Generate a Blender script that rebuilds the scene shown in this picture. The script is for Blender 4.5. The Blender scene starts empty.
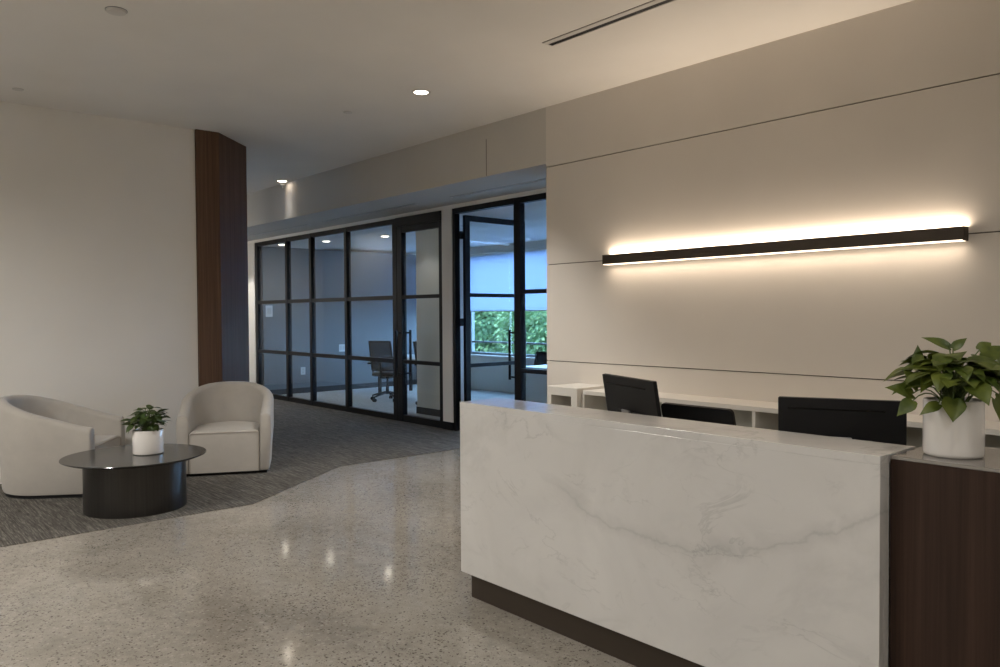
import bpy, bmesh, math, random
from mathutils import Vector, Matrix
random.seed(7)
S = bpy.context.scene
COL = S.collection
PI = math.pi

# ------------------------------------------------------------------ camera
EYE = Vector((0.0, 0.0, 1.55))
yaw, pitch, roll = -0.854718, -0.0243597, -0.0061188
fw = Vector((math.sin(yaw)*math.cos(pitch), math.cos(yaw)*math.cos(pitch), math.sin(pitch)))
rt = Vector((math.cos(yaw), -math.sin(yaw), 0.0))
up = rt.cross(fw)
rt2 = rt*math.cos(roll) + up*math.sin(roll)
up2 = up*math.cos(roll) - rt*math.sin(roll)
cd = bpy.data.cameras.new('camera')
cam = bpy.data.objects.new('camera', cd); COL.objects.link(cam)
cam.matrix_world = Matrix(((rt2.x, up2.x, -fw.x, EYE.x), (rt2.y, up2.y, -fw.y, EYE.y), (rt2.z, up2.z, -fw.z, EYE.z), (0, 0, 0, 1)))
cd.sensor_width = 36.0
cd.lens = 783.53/1000*36.0
cd.clip_start = 0.05
cd.clip_end = 300
S.camera = cam

# ------------------------------------------------------------------ world, sun, exposure
W = bpy.data.worlds.new('sky'); S.world = W; W.use_nodes = True
bg = W.node_tree.nodes['Background']
bg.inputs['Color'].default_value = (0.36, 0.605, 1.0, 1)
bg.inputs['Strength'].default_value = 11.0
sd = bpy.data.lights.new('sun', 'SUN'); sd.energy = 5.5; sd.angle = 0.02; sd.color = (1, 0.95, 0.85)
sun = bpy.data.objects.new('sun', sd); COL.objects.link(sun)
sun.rotation_euler = (math.radians(42), math.radians(-12), 0)      # from over the building on to the trees beyond it
S.view_settings.view_transform = 'Standard'
S.view_settings.look = 'None'
S.view_settings.gamma = 1.0
S.view_settings.use_curve_mapping = False
S.view_settings.exposure = 0.20
try:
    S.cycles.use_denoising = True
    S.cycles.max_bounces = 10
    S.cycles.diffuse_bounces = 6
    S.cycles.transparent_max_bounces = 24
    S.cycles.sample_clamp_indirect = 6.0
    S.cycles.caustics_reflective = False
    S.cycles.caustics_refractive = False
except Exception:
    pass
WARM = (1.0, 0.965, 0.91)
P_DOWN = 245.0        # base watts of a lobby downlight
E_SCONCE = 2.6      # emission of the wall light's strips

# ------------------------------------------------------------------ materials
def nt(m):
    return m.node_tree.nodes, m.node_tree.links
def mat(name, col, rough=0.5, metal=0.0, spec=0.5, coat=0.0):
    m = bpy.data.materials.new(name); m.use_nodes = True
    b = m.node_tree.nodes['Principled BSDF']
    b.inputs['Base Color'].default_value = (*col, 1)
    b.inputs['Roughness'].default_value = rough
    b.inputs['Metallic'].default_value = metal
    b.inputs['Specular IOR Level'].default_value = spec
    if coat: b.inputs['Coat Weight'].default_value = coat
    return m
def noise(m, scale, detail=4, rough=0.55, vec=None, dist=0.0):
    N, L = nt(m)
    n = N.new('ShaderNodeTexNoise'); n.inputs['Scale'].default_value = scale
    n.inputs['Detail'].default_value = detail; n.inputs['Roughness'].default_value = rough
    n.inputs['Distortion'].default_value = dist
    if vec is not None: L.new(vec, n.inputs['Vector'])
    return n.outputs['Fac']
def coords(m, scale=(1, 1, 1), rot=(0, 0, 0)):
    N, L = nt(m)
    t = N.new('ShaderNodeTexCoord'); p = N.new('ShaderNodeMapping')
    p.inputs['Scale'].default_value = scale; p.inputs['Rotation'].default_value = rot
    L.new(t.outputs['Object'], p.inputs['Vector'])
    return p.outputs['Vector']
def ramp(m, fac, stops):
    N, L = nt(m)
    r = N.new('ShaderNodeValToRGB'); e = r.color_ramp.elements
    while len(e) < len(stops): e.new(0.5)
    for i, (p, c) in enumerate(stops):
        e[i].position = p; e[i].color = (*c, 1)
    L.new(fac, r.inputs['Fac'])
    return r.outputs['Color']
def val(m, op, a, b=None, c=None):
    N, L = nt(m)
    n = N.new('ShaderNodeMath'); n.operation = op
    for i, x in enumerate((a, b, c)):
        if x is None: continue
        if isinstance(x, (int, float)): n.inputs[i].default_value = x
        else: L.new(x, n.inputs[i])
    return n.outputs[0]
def mix(m, fac, a, b):
    N, L = nt(m)
    n = N.new('ShaderNodeMix'); n.data_type = 'RGBA'
    for k, x in ((0, fac), (6, a), (7, b)):
        if isinstance(x, (int, float)): n.inputs[k].default_value = x
        elif isinstance(x, tuple): n.inputs[k].default_value = (*x, 1)
        else: L.new(x, n.inputs[k])
    return n.outputs[2]
def base(m, col=None, rough=None, bump=None, strength=0.1, dist=0.01):
    N, L = nt(m); b = N['Principled BSDF']
    if col is not None: L.new(col, b.inputs['Base Color'])
    if rough is not None: L.new(rough, b.inputs['Roughness'])
    if bump is not None:
        n = N.new('ShaderNodeBump'); n.inputs['Strength'].default_value = strength; n.inputs['Distance'].default_value = dist
        L.new(bump, n.inputs['Height']); L.new(n.outputs['Normal'], b.inputs['Normal'])
    return m

def plaster(name, c, rough=0.85):
    m = mat(name, c, rough, spec=0.25)
    v = coords(m)
    n = noise(m, 1.3, 3, 0.5, v)
    col = ramp(m, n, [(0.3, tuple(x*0.97 for x in c)), (0.7, tuple(min(1, x*1.02) for x in c))])
    return base(m, col, bump=noise(m, 220, 2, 0.5, v), strength=0.04, dist=0.002)
M_wall = plaster('white_wall_paint', (0.75, 0.725, 0.68))
M_ceil = plaster('ceiling_paint', (0.80, 0.775, 0.735))
M_soffit = plaster('darker_soffit_finish', (0.56, 0.53, 0.485))  # one even tone, set darker than the ceiling
M_panel = plaster('beige_wall_panel', (0.67, 0.62, 0.56), 0.6)
M_slate = plaster('slate_wall_paint', (0.215, 0.228, 0.24))
M_roomwall = plaster('office_wall_paint', (0.72, 0.70, 0.65))
M_reveal = mat('reveal_shadow_gap', (0.10, 0.085, 0.07), 0.8)
M_black = mat('black_metal_frame', (0.005, 0.005, 0.006), 0.45, spec=0.25)
M_bronze = mat('dark_bronze_metal', (0.060, 0.046, 0.035), 0.45, metal=0.6)
M_blackplastic = mat('black_plastic', (0.007, 0.007, 0.008), 0.48, spec=0.35)
M_blackgloss = mat('black_gloss_strip', (0.004, 0.004, 0.004), 0.18)
M_silver = mat('silver_metal', (0.42, 0.42, 0.43), 0.35, metal=0.9)
M_chrome = mat('dark_chrome', (0.10, 0.10, 0.11), 0.25, metal=1.0)
M_whitelam = mat('white_laminate', (0.70, 0.67, 0.62), 0.35)
M_greylam = mat('grey_laminate', (0.38, 0.375, 0.335), 0.5)
M_whiteplastic = mat('white_plastic', (0.72, 0.72, 0.70), 0.4)
M_trimwhite = mat('white_trim_ring', (0.62, 0.60, 0.57), 0.45)
M_basebd = mat('dark_rubber_baseboard', (0.035, 0.035, 0.037), 0.6)
M_soil = mat('potting_soil', (0.018, 0.012, 0.008), 0.95)
M_soil = base(M_soil, bump=noise(M_soil, 90, 4), strength=0.8, dist=0.02)
M_ceramic = mat('white_ceramic', (0.74, 0.71, 0.68), 0.22, coat=0.4)
M_alu = mat('grey_aluminium', (0.25, 0.27, 0.29), 0.45, metal=0.6)
M_asphalt = mat('parking_asphalt', (0.09, 0.09, 0.09), 0.9)

def wood(name, dark, light, k=1.0):
    m = mat(name, dark, 0.55, spec=0.22)
    v = coords(m, (34*k, 34*k, 0.7*k))
    a = noise(m, 1.0, 5, 0.6, v, 0.35)
    v2 = coords(m, (170*k, 170*k, 2.2*k))
    b = noise(m, 1.0, 3, 0.6, v2)
    f = val(m, 'ADD', val(m, 'MULTIPLY', a, 0.7), val(m, 'MULTIPLY', b, 0.3))
    col = ramp(m, f, [(0.33, dark), (0.52, tuple((p+q)/2 for p, q in zip(dark, light))), (0.68, light)])
    return base(m, col, bump=b, strength=0.06, dist=0.002)
M_walnut = wood('walnut_veneer', (0.021, 0.0115, 0.008), (0.050, 0.027, 0.018))
M_walnut2 = wood('walnut_column_veneer', (0.078, 0.042, 0.025), (0.155, 0.088, 0.054))

def emit(name, col, s):
    m = bpy.data.materials.new(name); m.use_nodes = True
    N, L = nt(m); N.clear()
    e = N.new('ShaderNodeEmission'); o = N.new('ShaderNodeOutputMaterial')
    e.inputs[0].default_value = (*col, 1); e.inputs[1].default_value = s
    L.new(e.outputs[0], o.inputs[0])
    return m
M_lens = emit('downlight_lens_glow', (1, 0.86, 0.70), 14)
M_strip_up = emit('linear_light_strip_up', (1, 0.80, 0.60), E_SCONCE*1.5)
M_strip = emit('linear_light_strip', (1, 0.82, 0.63), E_SCONCE)

def glass(name, tint, refl=1.0, ior=1.5):
    m = bpy.data.materials.new(name); m.use_nodes = True
    N, L = nt(m); N.clear()
    t = N.new('ShaderNodeBsdfTransparent'); g = N.new('ShaderNodeBsdfGlossy'); x = N.new('ShaderNodeMixShader')
    lw = N.new('ShaderNodeLayerWeight'); lw.inputs[0].default_value = 0.5; o = N.new('ShaderNodeOutputMaterial')
    f = N.new('ShaderNodeMath'); f.operation = 'MULTIPLY_ADD'; f.inputs[1].default_value = 0.45; f.inputs[2].default_value = 0.018
    f5 = N.new('ShaderNodeMath'); f5.operation = 'POWER'; f5.inputs[1].default_value = 5.0
    L.new(lw.outputs['Facing'], f5.inputs[0]); L.new(f5.outputs[0], f.inputs[0])
    t.inputs[0].default_value = (*tint, 1); g.inputs['Roughness'].default_value = 0.0
    g.inputs[0].default_value = (refl, refl, refl, 1)
    L.new(f.outputs[0], x.inputs[0]); L.new(t.outputs[0], x.inputs[1]); L.new(g.outputs[0], x.inputs[2]); L.new(x.outputs[0], o.inputs[0])
    return m
M_glass = glass('clear_partition_glass', (0.93, 0.955, 0.96))
M_winglass = glass('window_glass', (0.90, 0.95, 0.95))

def make_marble():
    m = mat('white_veined_marble', (0.72, 0.69, 0.65), 0.2, spec=0.5)
    N, L = nt(m)
    v = coords(m)
    # cloudy ground
    cl = noise(m, 1.6, 5, 0.6, v, 0.8)
    ground = ramp(m, cl, [(0.30, (0.525, 0.513, 0.495)), (0.55, (0.575, 0.563, 0.545)), (0.8, (0.625, 0.611, 0.59))])
    wob = noise(m, 3.2, 6, 0.62, v, 0.6)
    wob2 = noise(m, 11.0, 5, 0.6, v, 0.4)
    sx = N.new('ShaderNodeSeparateXYZ'); L.new(v, sx.inputs[0])
    X, Z = sx.outputs[0], sx.outputs[2]
    # the one long vein that sags across the slab, in the desk's own coordinates
    dx = val(m, 'SUBTRACT', X, 1.35)
    par = val(m, 'ADD', val(m, 'MULTIPLY', val(m, 'MULTIPLY', dx, dx), 0.36), 0.60)
    d = val(m, 'SUBTRACT', Z, par)
    d = val(m, 'ADD', d, val(m, 'MULTIPLY', val(m, 'SUBTRACT', wob, 0.5), 0.16))
    d = val(m, 'ADD', d, val(m, 'MULTIPLY', val(m, 'SUBTRACT', wob2, 0.5), 0.06))
    thin = val(m, 'MULTIPLY', val(m, 'MAXIMUM', val(m, 'SUBTRACT', 1.0, val(m, 'DIVIDE', val(m, 'ABSOLUTE', d), 0.010)), 0.0), 0.20)
    wide = val(m, 'MULTIPLY', val(m, 'MAXIMUM', val(m, 'SUBTRACT', 1.0, val(m, 'DIVIDE', val(m, 'ABSOLUTE', d), 0.05)), 0.0), 0.22)
    # thin wandering veins
    def vein(scale, off, width, mscale, lo, gain):
        mp = N.new('ShaderNodeMapping'); mp.inputs['Location'].default_value = (off, off*1.7, off*0.6); mp.inputs['Rotation'].default_value = (0, 0.6, 0)
        mp.inputs['Scale'].default_value = (1.0, 1.0, 1.7)
        L.new(v, mp.inputs[0])
        n1 = noise(m, scale, 6, 0.58, mp.outputs[0], 0.9)
        n2 = noise(m, mscale, 3, 0.5, mp.outputs[0])
        a = val(m, 'MAXIMUM', val(m, 'SUBTRACT', 1.0, val(m, 'DIVIDE', val(m, 'ABSOLUTE', val(m, 'SUBTRACT', n1, 0.5)), width)), 0.0)
        k = val(m, 'MINIMUM', val(m, 'MULTIPLY', val(m, 'MAXIMUM', val(m, 'SUBTRACT', n2, lo), 0.0), 7.0), 1.0)
        return val(m, 'MULTIPLY', val(m, 'MULTIPLY', a, k), gain)
    fade = val(m, 'MINIMUM', val(m, 'MAXIMUM', val(m, 'MULTIPLY', val(m, 'SUBTRACT', X, 0.62), 3.5), 0.0), 1.0)
    t = val(m, 'MULTIPLY', val(m, 'ADD', thin, wide), fade)
    t = val(m, 'ADD', t, vein(1.7, 3.1, 0.013, 2.3, 0.47, 0.33))
    t = val(m, 'ADD', t, vein(3.0, 8.4, 0.014, 3.0, 0.52, 0.33))
    t = val(m, 'ADD', t, vein(1.3, 14.0, 0.055, 1.8, 0.46, 0.16))
    t = val(m, 'MINIMUM', t, 1.0)
    return base(m, mix(m, t, ground, (0.30, 0.295, 0.29)))
M_marble = make_marble()

def make_concrete():
    m = mat('polished_concrete', (0.42, 0.385, 0.335), 0.13, spec=0.5)
    N, L = nt(m); v = coords(m)
    big = noise(m, 0.7, 5, 0.6, v, 0.6)
    mid = noise(m, 13.0, 8, 0.75, v, 0.2)
    f = val(m, 'ADD', val(m, 'MULTIPLY', big, 0.55), val(m, 'MULTIPLY', mid, 0.45))
    col = ramp(m, f, [(0.37, (0.225, 0.204, 0.174)), (0.50, (0.315, 0.288, 0.249)), (0.64, (0.395, 0.365, 0.32))])
    wv = N.new('ShaderNodeTexNoise'); wv.inputs['Scale'].default_value = 60; L.new(v, wv.inputs['Vector'])
    wm = N.new('ShaderNodeVectorMath'); wm.operation = 'MULTIPLY_ADD'; wm.inputs[1].default_value = (0.022, 0.022, 0.022); L.new(wv.outputs['Color'], wm.inputs[0]); L.new(v, wm.inputs[2])
    vo = N.new('ShaderNodeTexVoronoi'); vo.inputs['Scale'].default_value = 76; L.new(wm.outputs[0], vo.inputs['Vector'])
    seed = N.new('ShaderNodeSeparateColor'); L.new(vo.outputs['Color'], seed.inputs[0])
    zone = noise(m, 2.2, 4, 0.6, v)
    chance = val(m, 'GREATER_THAN', val(m, 'ADD', seed.outputs[0], val(m, 'MULTIPLY', zone, 1.6)), 1.38)
    size = val(m, 'LESS_THAN', vo.outputs['Distance'], val(m, 'MULTIPLY', val(m, 'ADD', seed.outputs[1], 0.25), 0.42))
    dark = val(m, 'MULTIPLY', val(m, 'MULTIPLY', chance, size), 0.9)
    col = mix(m, dark, col, (0.10, 0.085, 0.07))
    vo2 = N.new('ShaderNodeTexVoronoi'); vo2.inputs['Scale'].default_value = 41; L.new(v, vo2.inputs['Vector'])
    s2 = N.new('ShaderNodeSeparateColor'); L.new(vo2.outputs['Color'], s2.inputs[0])
    lightf = val(m, 'MULTIPLY', val(m, 'MULTIPLY', val(m, 'GREATER_THAN', s2.outputs[0], 0.66), val(m, 'LESS_THAN', vo2.outputs['Distance'], 0.33)), 0.45)
    col = mix(m, lightf, col, (0.45, 0.42, 0.375))
    fine = noise(m, 160, 2, 0.6, v)
    col = mix(m, val(m, 'MULTIPLY', val(m, 'GREATER_THAN', fine, 0.59), 0.42), col, (0.17, 0.15, 0.125))
    rough = val(m, 'ADD', val(m, 'MULTIPLY', mid, 0.10), 0.03)
    return base(m, col, rough)
M_concrete = make_concrete()

def make_carpet(name, a, b, c):
    m = mat(name, b, 0.95, spec=0.1)
    N, L = nt(m)
    v = coords(m, (4.5, 95, 95)); n1 = noise(m, 1.0, 3, 0.6, v)
    v2 = coords(m, (12, 230, 230)); n2 = noise(m, 1.0, 2, 0.6, v2)
    f = val(m, 'ADD', val(m, 'MULTIPLY', n1, 0.55), val(m, 'MULTIPLY', n2, 0.45))
    col = ramp(m, f, [(0.36, a), (0.52, b), (0.66, c)])
    return base(m, col, bump=n2, strength=0.5, dist=0.006)
M_carpet = make_carpet('charcoal_streaked_carpet', (0.045, 0.042, 0.038), (0.120, 0.111, 0.099), (0.25, 0.232, 0.208))

M_carpet2 = make_carpet('light_grey_office_carpet', (0.30, 0.29, 0.275), (0.40, 0.39, 0.37), (0.50, 0.485, 0.46))

def make_fabric():
    m = mat('taupe_boucle_fabric', (0.40, 0.36, 0.315), 0.9, spec=0.15)
    v = coords(m)
    n = noise(m, 9, 4, 0.6, v)
    col = ramp(m, n, [(0.3, (0.40, 0.373, 0.337)), (0.7, (0.43, 0.40, 0.362))])
    b = m.node_tree.nodes['Principled BSDF']
    b.inputs['Sheen Weight'].default_value = 0.25; b.inputs['Sheen Roughness'].default_value = 0.5
    return base(m, col, bump=noise(m, 420, 2, 0.6, v), strength=0.25, dist=0.003)
M_fabric = make_fabric()
M_piping = mat('taupe_piping', (0.36, 0.32, 0.28), 0.8)

def make_brushed():
    m = mat('brushed_dark_bronze', (0.06, 0.054, 0.048), 0.36, metal=0.85)
    v = coords(m, (60, 60, 1.2)); n = noise(m, 1, 3, 0.6, v)
    big = noise(m, 6, 3, 0.5, coords(m))
    col = ramp(m, n, [(0.3, (0.050, 0.047, 0.044)), (0.7, (0.066, 0.062, 0.058))])
    return base(m, col, val(m, 'ADD', val(m, 'MULTIPLY', big, 0.2), 0.26))
M_brushed = make_brushed()
M_tabletop = mat('black_glass_top', (0.020, 0.019, 0.018), 0.16, spec=0.6)
M_countertop = mat('dark_polished_top', (0.16, 0.145, 0.13), 0.05, spec=1.0)
M_countertop.node_tree.nodes['Principled BSDF'].inputs['IOR'].default_value = 1.9

def leafmat(name, c1, c2, rough=0.38):
    m = mat(name, c1, rough, spec=0.45)
    n = noise(m, 14, 3, 0.5, coords(m))
    col = ramp(m, n, [(0.36, c1), (0.66, c2)])
    N, L = nt(m); b = N['Principled BSDF']; o = N['Material Output']
    L.new(col, b.inputs['Base Color'])
    t = N.new('ShaderNodeBsdfTranslucent'); L.new(col, t.inputs[0])
    x = N.new('ShaderNodeMixShader'); x.inputs[0].default_value = 0.22
    L.new(b.outputs[0], x.inputs[1]); L.new(t.outputs[0], x.inputs[2]); L.new(x.outputs[0], o.inputs[0])
    return m
M_pothos = leafmat('pothos_leaf', (0.050, 0.080, 0.012), (0.15, 0.18, 0.03))
M_smallleaf = leafmat('small_plant_leaf', (0.030, 0.056, 0.014), (0.075, 0.11, 0.028))
M_treeleaf = leafmat('tree_leaf', (0.075, 0.145, 0.055), (0.16, 0.25, 0.10), 0.6)
M_stem = mat('green_stem', (0.10, 0.14, 0.04), 0.5)
M_bark = mat('tree_bark', (0.09, 0.065, 0.045), 0.9)

def make_blind():
    m = bpy.data.materials.new('roller_shade_fabric'); m.use_nodes = True
    N, L = nt(m); N.clear()
    d = N.new('ShaderNodeBsdfDiffuse'); d.inputs[0].default_value = (0.62, 0.64, 0.66, 1)
    t = N.new('ShaderNodeBsdfTranslucent'); t.inputs[0].default_value = (0.50, 0.54, 0.66, 1)
    p = N.new('ShaderNodeBsdfTransparent'); p.inputs[0].default_value = (0.9, 0.92, 0.95, 1)
    x = N.new('ShaderNodeMixShader'); x.inputs[0].default_value = 0.8
    y = N.new('ShaderNodeMixShader'); y.inputs[0].default_value = 0.06
    o = N.new('ShaderNodeOutputMaterial')
    L.new(d.outputs[0], x.inputs[1]); L.new(t.outputs[0], x.inputs[2])
    L.new(x.outputs[0], y.inputs[1]); L.new(p.outputs[0], y.inputs[2]); L.new(y.outputs[0], o.inputs[0])
    return m
M_blind = make_blind()
def make_mesh_fabric():
    m = bpy.data.materials.new('black_chair_mesh'); m.use_nodes = True
    N, L = nt(m); b = N['Principled BSDF']; o = N['Material Output']
    b.inputs['Base Color'].default_value = (0.008, 0.008, 0.009, 1); b.inputs['Roughness'].default_value = 0.7
    p = N.new('ShaderNodeBsdfTransparent'); x = N.new('ShaderNodeMixShader'); x.inputs[0].default_value = 0.30
    L.new(b.outputs[0], x.inputs[1]); L.new(p.outputs[0], x.inputs[2]); L.new(x.outputs[0], o.inputs[0])
    return m
M_mesh = make_mesh_fabric()

# ------------------------------------------------------------------ mesh helpers
def nb(): return bmesh.new()
def box(bm, x0, x1, y0, y1, z0, z1, mi=0):
    v = [bm.verts.new(p) for p in ((x0, y0, z0), (x1, y0, z0), (x1, y1, z0), (x0, y1, z0), (x0, y0, z1), (x1, y0, z1), (x1, y1, z1), (x0, y1, z1))]
    for f in ((0, 3, 2, 1), (4, 5, 6, 7), (0, 1, 5, 4), (1, 2, 6, 5), (2, 3, 7, 6), (3, 0, 4, 7)):
        bm.faces.new([v[i] for i in f]).material_index = mi
    return v
def prism(bm, pts, z0, z1):
    a = [bm.verts.new((x, y, z0)) for x, y in pts]; b = [bm.verts.new((x, y, z1)) for x, y in pts]
    n = len(pts)
    bm.faces.new(a[::-1]); bm.faces.new(b)
    for i in range(n): bm.faces.new((a[i], a[(i+1) % n], b[(i+1) % n], b[i]))
def lathe(bm, prof, n=40, c=(0, 0, 0), cap0=True, cap1=True):
    rings = []
    for r, z in prof:
        rings.append([bm.verts.new((c[0]+r*math.cos(2*PI*i/n), c[1]+r*math.sin(2*PI*i/n), c[2]+z)) for i in range(n)])
    for a, b in zip(rings, rings[1:]):
        for i in range(n): bm.faces.new((a[i], a[(i+1) % n], b[(i+1) % n], b[i]))
    if cap0: bm.faces.new(rings[0][::-1])
    if cap1: bm.faces.new(rings[-1])
def tube(bm, pts, r, n=8):
    pts = [Vector(p) for p in pts]; rings = []
    rr = r if isinstance(r, (list, tuple)) else [r]*len(pts)
    for i, p in enumerate(pts):
        d = (pts[min(i+1, len(pts)-1)]-pts[max(i-1, 0)]).normalized()
        a = d.orthogonal().normalized() if i == 0 else (prev - d*prev.dot(d)).normalized()
        prev = a; b = d.cross(a)
        rings.append([bm.verts.new(p + (a*math.cos(2*PI*k/n)+b*math.sin(2*PI*k/n))*rr[i]) for k in range(n)])
    for a, b in zip(rings, rings[1:]):
        for k in range(n): bm.faces.new((a[k], a[(k+1) % n], b[(k+1) % n], b[k]))
    bm.faces.new(rings[0][::-1]); bm.faces.new(rings[-1])
def obj(name, bm, m, parent=None, smooth=False, bevel=0.0, seg=2, loc=None, rot=None, angle=40):
    bmesh.ops.recalc_face_normals(bm, faces=bm.faces)
    me = bpy.data.meshes.new(name); bm.to_mesh(me); bm.free()
    for x in (m if isinstance(m, (list, tuple)) else [m]): me.materials.append(x)
    if smooth:
        for p in me.polygons: p.use_smooth = True
        try: me.set_sharp_from_angle(angle=math.radians(angle))
        except Exception: pass
    o = bpy.data.objects.new(name, me); COL.objects.link(o)
    if parent is not None: o.parent = parent
    if loc: o.location = loc
    if rot: o.rotation_euler = rot
    if bevel:
        b = o.modifiers.new('bevel', 'BEVEL'); b.width = bevel; b.segments = seg; b.limit_method = 'ANGLE'
        b.harden_normals = False
    return o
def tag(o, label=None, cat=None, group=None, kind=None):
    if label: o['label'] = label
    if cat: o['category'] = cat
    if group: o['group'] = group
    if kind: o['kind'] = kind
    return o
def thing(name, label, cat, loc=(0, 0, 0), rz=0.0, group=None, kind=None):
    o = bpy.data.objects.new(name, None); COL.objects.link(o)
    o.location = loc; o.rotation_euler = (0, 0, rz); o.empty_display_size = 0.1
    return tag(o, label, cat, group, kind)
def struct(name, bm, m, label, cat, **k):
    return tag(obj(name, bm, m, **k), label, cat, kind='structure')
def copy_tree(o, parent=None):
    c = o.copy(); COL.objects.link(c)
    if parent is not None: c.parent = parent
    for ch in o.children: copy_tree(ch, c)
    return c
def sbox(name, dims, m, label, cat, bevel=0.0):
    b = nb(); box(b, *dims)
    return struct(name, b, m, label, cat, bevel=bevel)

# ------------------------------------------------------------------ the setting
HC = 3.55       # lobby ceiling
XL = -8.51      # wall behind the armchairs
YF = 5.352      # feature wall
YG = 6.37       # front of the glazed partition
ZS = 3.008      # corridor soffit
YB = 5.357      # soffit face, in line with the feature wall
RC = 2.94       # office ceiling
YW = 10.3       # office window wall
XR, YN = 3.2, -5.5
FX = -5.455     # left end of the feature wall

b = nb(); prism(b, [(XR, YN), (XR, YF+0.3), (-7.12, YF+0.3+0.72), (-7.12, 4.0), (-6.18, 2.67), (-6.18, YN)], -0.1, 0.0)
struct('floor', b, M_concrete, 'polished beige concrete floor with dark aggregate flecks in front of the marble desk', 'floor')
b = nb(); prism(b, [(-6.18, YN), (-6.18, 2.67), (-7.12, 4.0), (-7.12, 6.072), (XR, YF+0.3), (XR, YG+0.03), (-16.6, YG+0.03), (-16.6, YN)], -0.1, 0.004)
struct('floor_carpet', b, M_carpet, 'dark grey streaked carpet under the armchairs and along the corridor', 'carpet')
b = nb(); box(b, -16.6, XR, YG+0.0305, YW+0.3, -0.1, 0.004)
struct('floor_office', b, M_carpet2, 'lighter grey carpet inside the glazed office', 'carpet')
b = nb(); box(b, -16.6, XR, YN, YB-0.001, HC, HC+0.15)
struct('ceiling', b, M_ceil, 'smooth off-white lobby ceiling with recessed lights', 'ceiling')
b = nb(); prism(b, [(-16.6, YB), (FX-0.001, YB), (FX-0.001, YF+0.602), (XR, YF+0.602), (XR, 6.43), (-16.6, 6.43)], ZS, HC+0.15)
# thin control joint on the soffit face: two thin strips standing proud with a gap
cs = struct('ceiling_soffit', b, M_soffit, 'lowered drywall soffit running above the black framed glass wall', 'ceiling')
bj = nb(); box(bj, -6.362, -6.355, YB-0.0015, YB+0.001, ZS+0.004, 3.40)
obj('control_joint', bj, M_reveal, cs)
sbox('ceiling_office', (-16.6, -4.9, 6.43, 7.75, RC-0.05, RC+0.15), M_ceil, 'front strip of the office ceiling behind the glass', 'ceiling')
sbox('ceiling_office_rear', (-16.6, -4.9, 7.75, YW+0.2, RC, RC+0.15), M_ceil, 'rear office ceiling reaching to the windows', 'ceiling')

# left wall, then the walnut corner
b = nb(); prism(b, [(XL, YN), (XL, 3.085), (-8.9, 3.085), (-8.9, YN)], 0, HC)
struct('wall_left', b, M_wall, 'plain off-white wall behind the two armchairs', 'wall')
b = nb(); prism(b, [(XL+0.03, 3.088), (XL+0.03, 3.335), (XL-0.0, 3.365), (-8.985, 3.86), (-9.1, 3.86), (-9.1, 3.088)], 0, HC)
struct('trim_1', b, M_walnut2, 'tall dark walnut wall corner with a chamfered side beside the off-white wall', 'wall panel')
sbox('wall_corridor', (-16.6, -9.1, 3.5, 3.84, 0, HC), M_wall, 'white wall along the hidden side of the corridor behind the walnut corner', 'wall')
sbox('wall_corridor_end', (-16.75, -16.6, 3.4, YW+0.3, 0, HC), M_wall, 'white wall closing the far end of the corridor', 'wall')
sbox('wall_right', (XR, XR+0.2, YN, 6.4, 0, HC), M_wall, 'off-white wall beyond the right end of the desk', 'wall')
sbox('wall_near', (-8.9, XR+0.2, YN-0.2, YN, 0, HC), M_wall, 'off-white wall at the near side of the lobby behind the viewer', 'wall')

# feature wall: backing with four panels and dark reveals between them
fwl = bpy.data.objects.new('wall_feature', None); COL.objects.link(fwl)
tag(fwl, 'tall beige panelled wall behind the reception desk with thin horizontal reveals', 'wall', kind='structure')
FX = -5.455
b = nb(); box(b, FX+0.012, XR, YF+0.02, YF+0.298, 0, HC); obj('backing', b, M_reveal, fwl)  # dark colour put in for the shade inside the reveals
seams = [0.0, 1.098, 2.029, 2.970, HC]
for i in range(4):
    b = nb(); box(b, FX, XR, YF, YF+0.019, seams[i]+(0.004 if i else 0), seams[i+1]-(0.004 if i < 3 else 0))
    obj('panel', b, M_panel, fwl)
b = nb(); box(b, FX-0.0, FX+0.011, YF+0.0195, YF+0.6, 0, HC); obj('end_return', b, M_panel, fwl)

# ------------------------------------------------------------------ glazed partition
YG1 = YG+0.085
def pane(parent, x0, x1, z0, z1, y=YG+0.03):
    b = nb(); box(b, x0, x1, y-0.004, y+0.004, z0, z1); return obj('glass_pane', b, M_glass, parent)
w1 = bpy.data.objects.new('window_1', None); COL.objects.link(w1)
tag(w1, 'long black steel framed glass wall of four fixed bays with two horizontal bars', 'glass wall', kind='structure')
ms = [(-14.50, -14.40), (-13.22, -13.14), (-12.31, -12.23), (-11.12, -11.04), (-9.72, -9.61)]
for a, c in ms:
    b = nb(); box(b, a, c, YG, YG1, 0, 2.955); obj('mullion', b, M_black, w1, bevel=0.004)
for (a, c), (d, e) in zip(ms, ms[1:]):
    for z0, z1 in ((0.004, 0.085), (0.845, 0.905), (1.777, 1.837), (2.885, 2.955)):
        b = nb(); box(b, c, d, YG+0.006, YG1-0.006, z0, z1); obj('rail', b, M_black, w1)
    for z0, z1 in ((0.085, 0.845), (0.905, 1.777), (1.837, 2.885)): pane(w1, c, d, z0, z1)
d1 = bpy.data.objects.new('door_1', None); COL.objects.link(d1)
tag(d1, 'closed black framed glass door at the right end of the long glass wall with a tall pull', 'door', kind='structure')
for a, c in ((-9.60, -9.48), (-8.58, -8.505)):
    b = nb(); box(b, a, c, YG, YG1, 0.006, 2.82); obj('stile', b, M_black, d1, bevel=0.004)
for z0, z1 in ((0.006, 0.10), (0.85, 0.90), (1.782, 1.832), (2.74, 2.82)):
    b = nb(); box(b, -9.48, -8.58, YG+0.006, YG1-0.006, z0, z1); obj('rail', b, M_black, d1)
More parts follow.
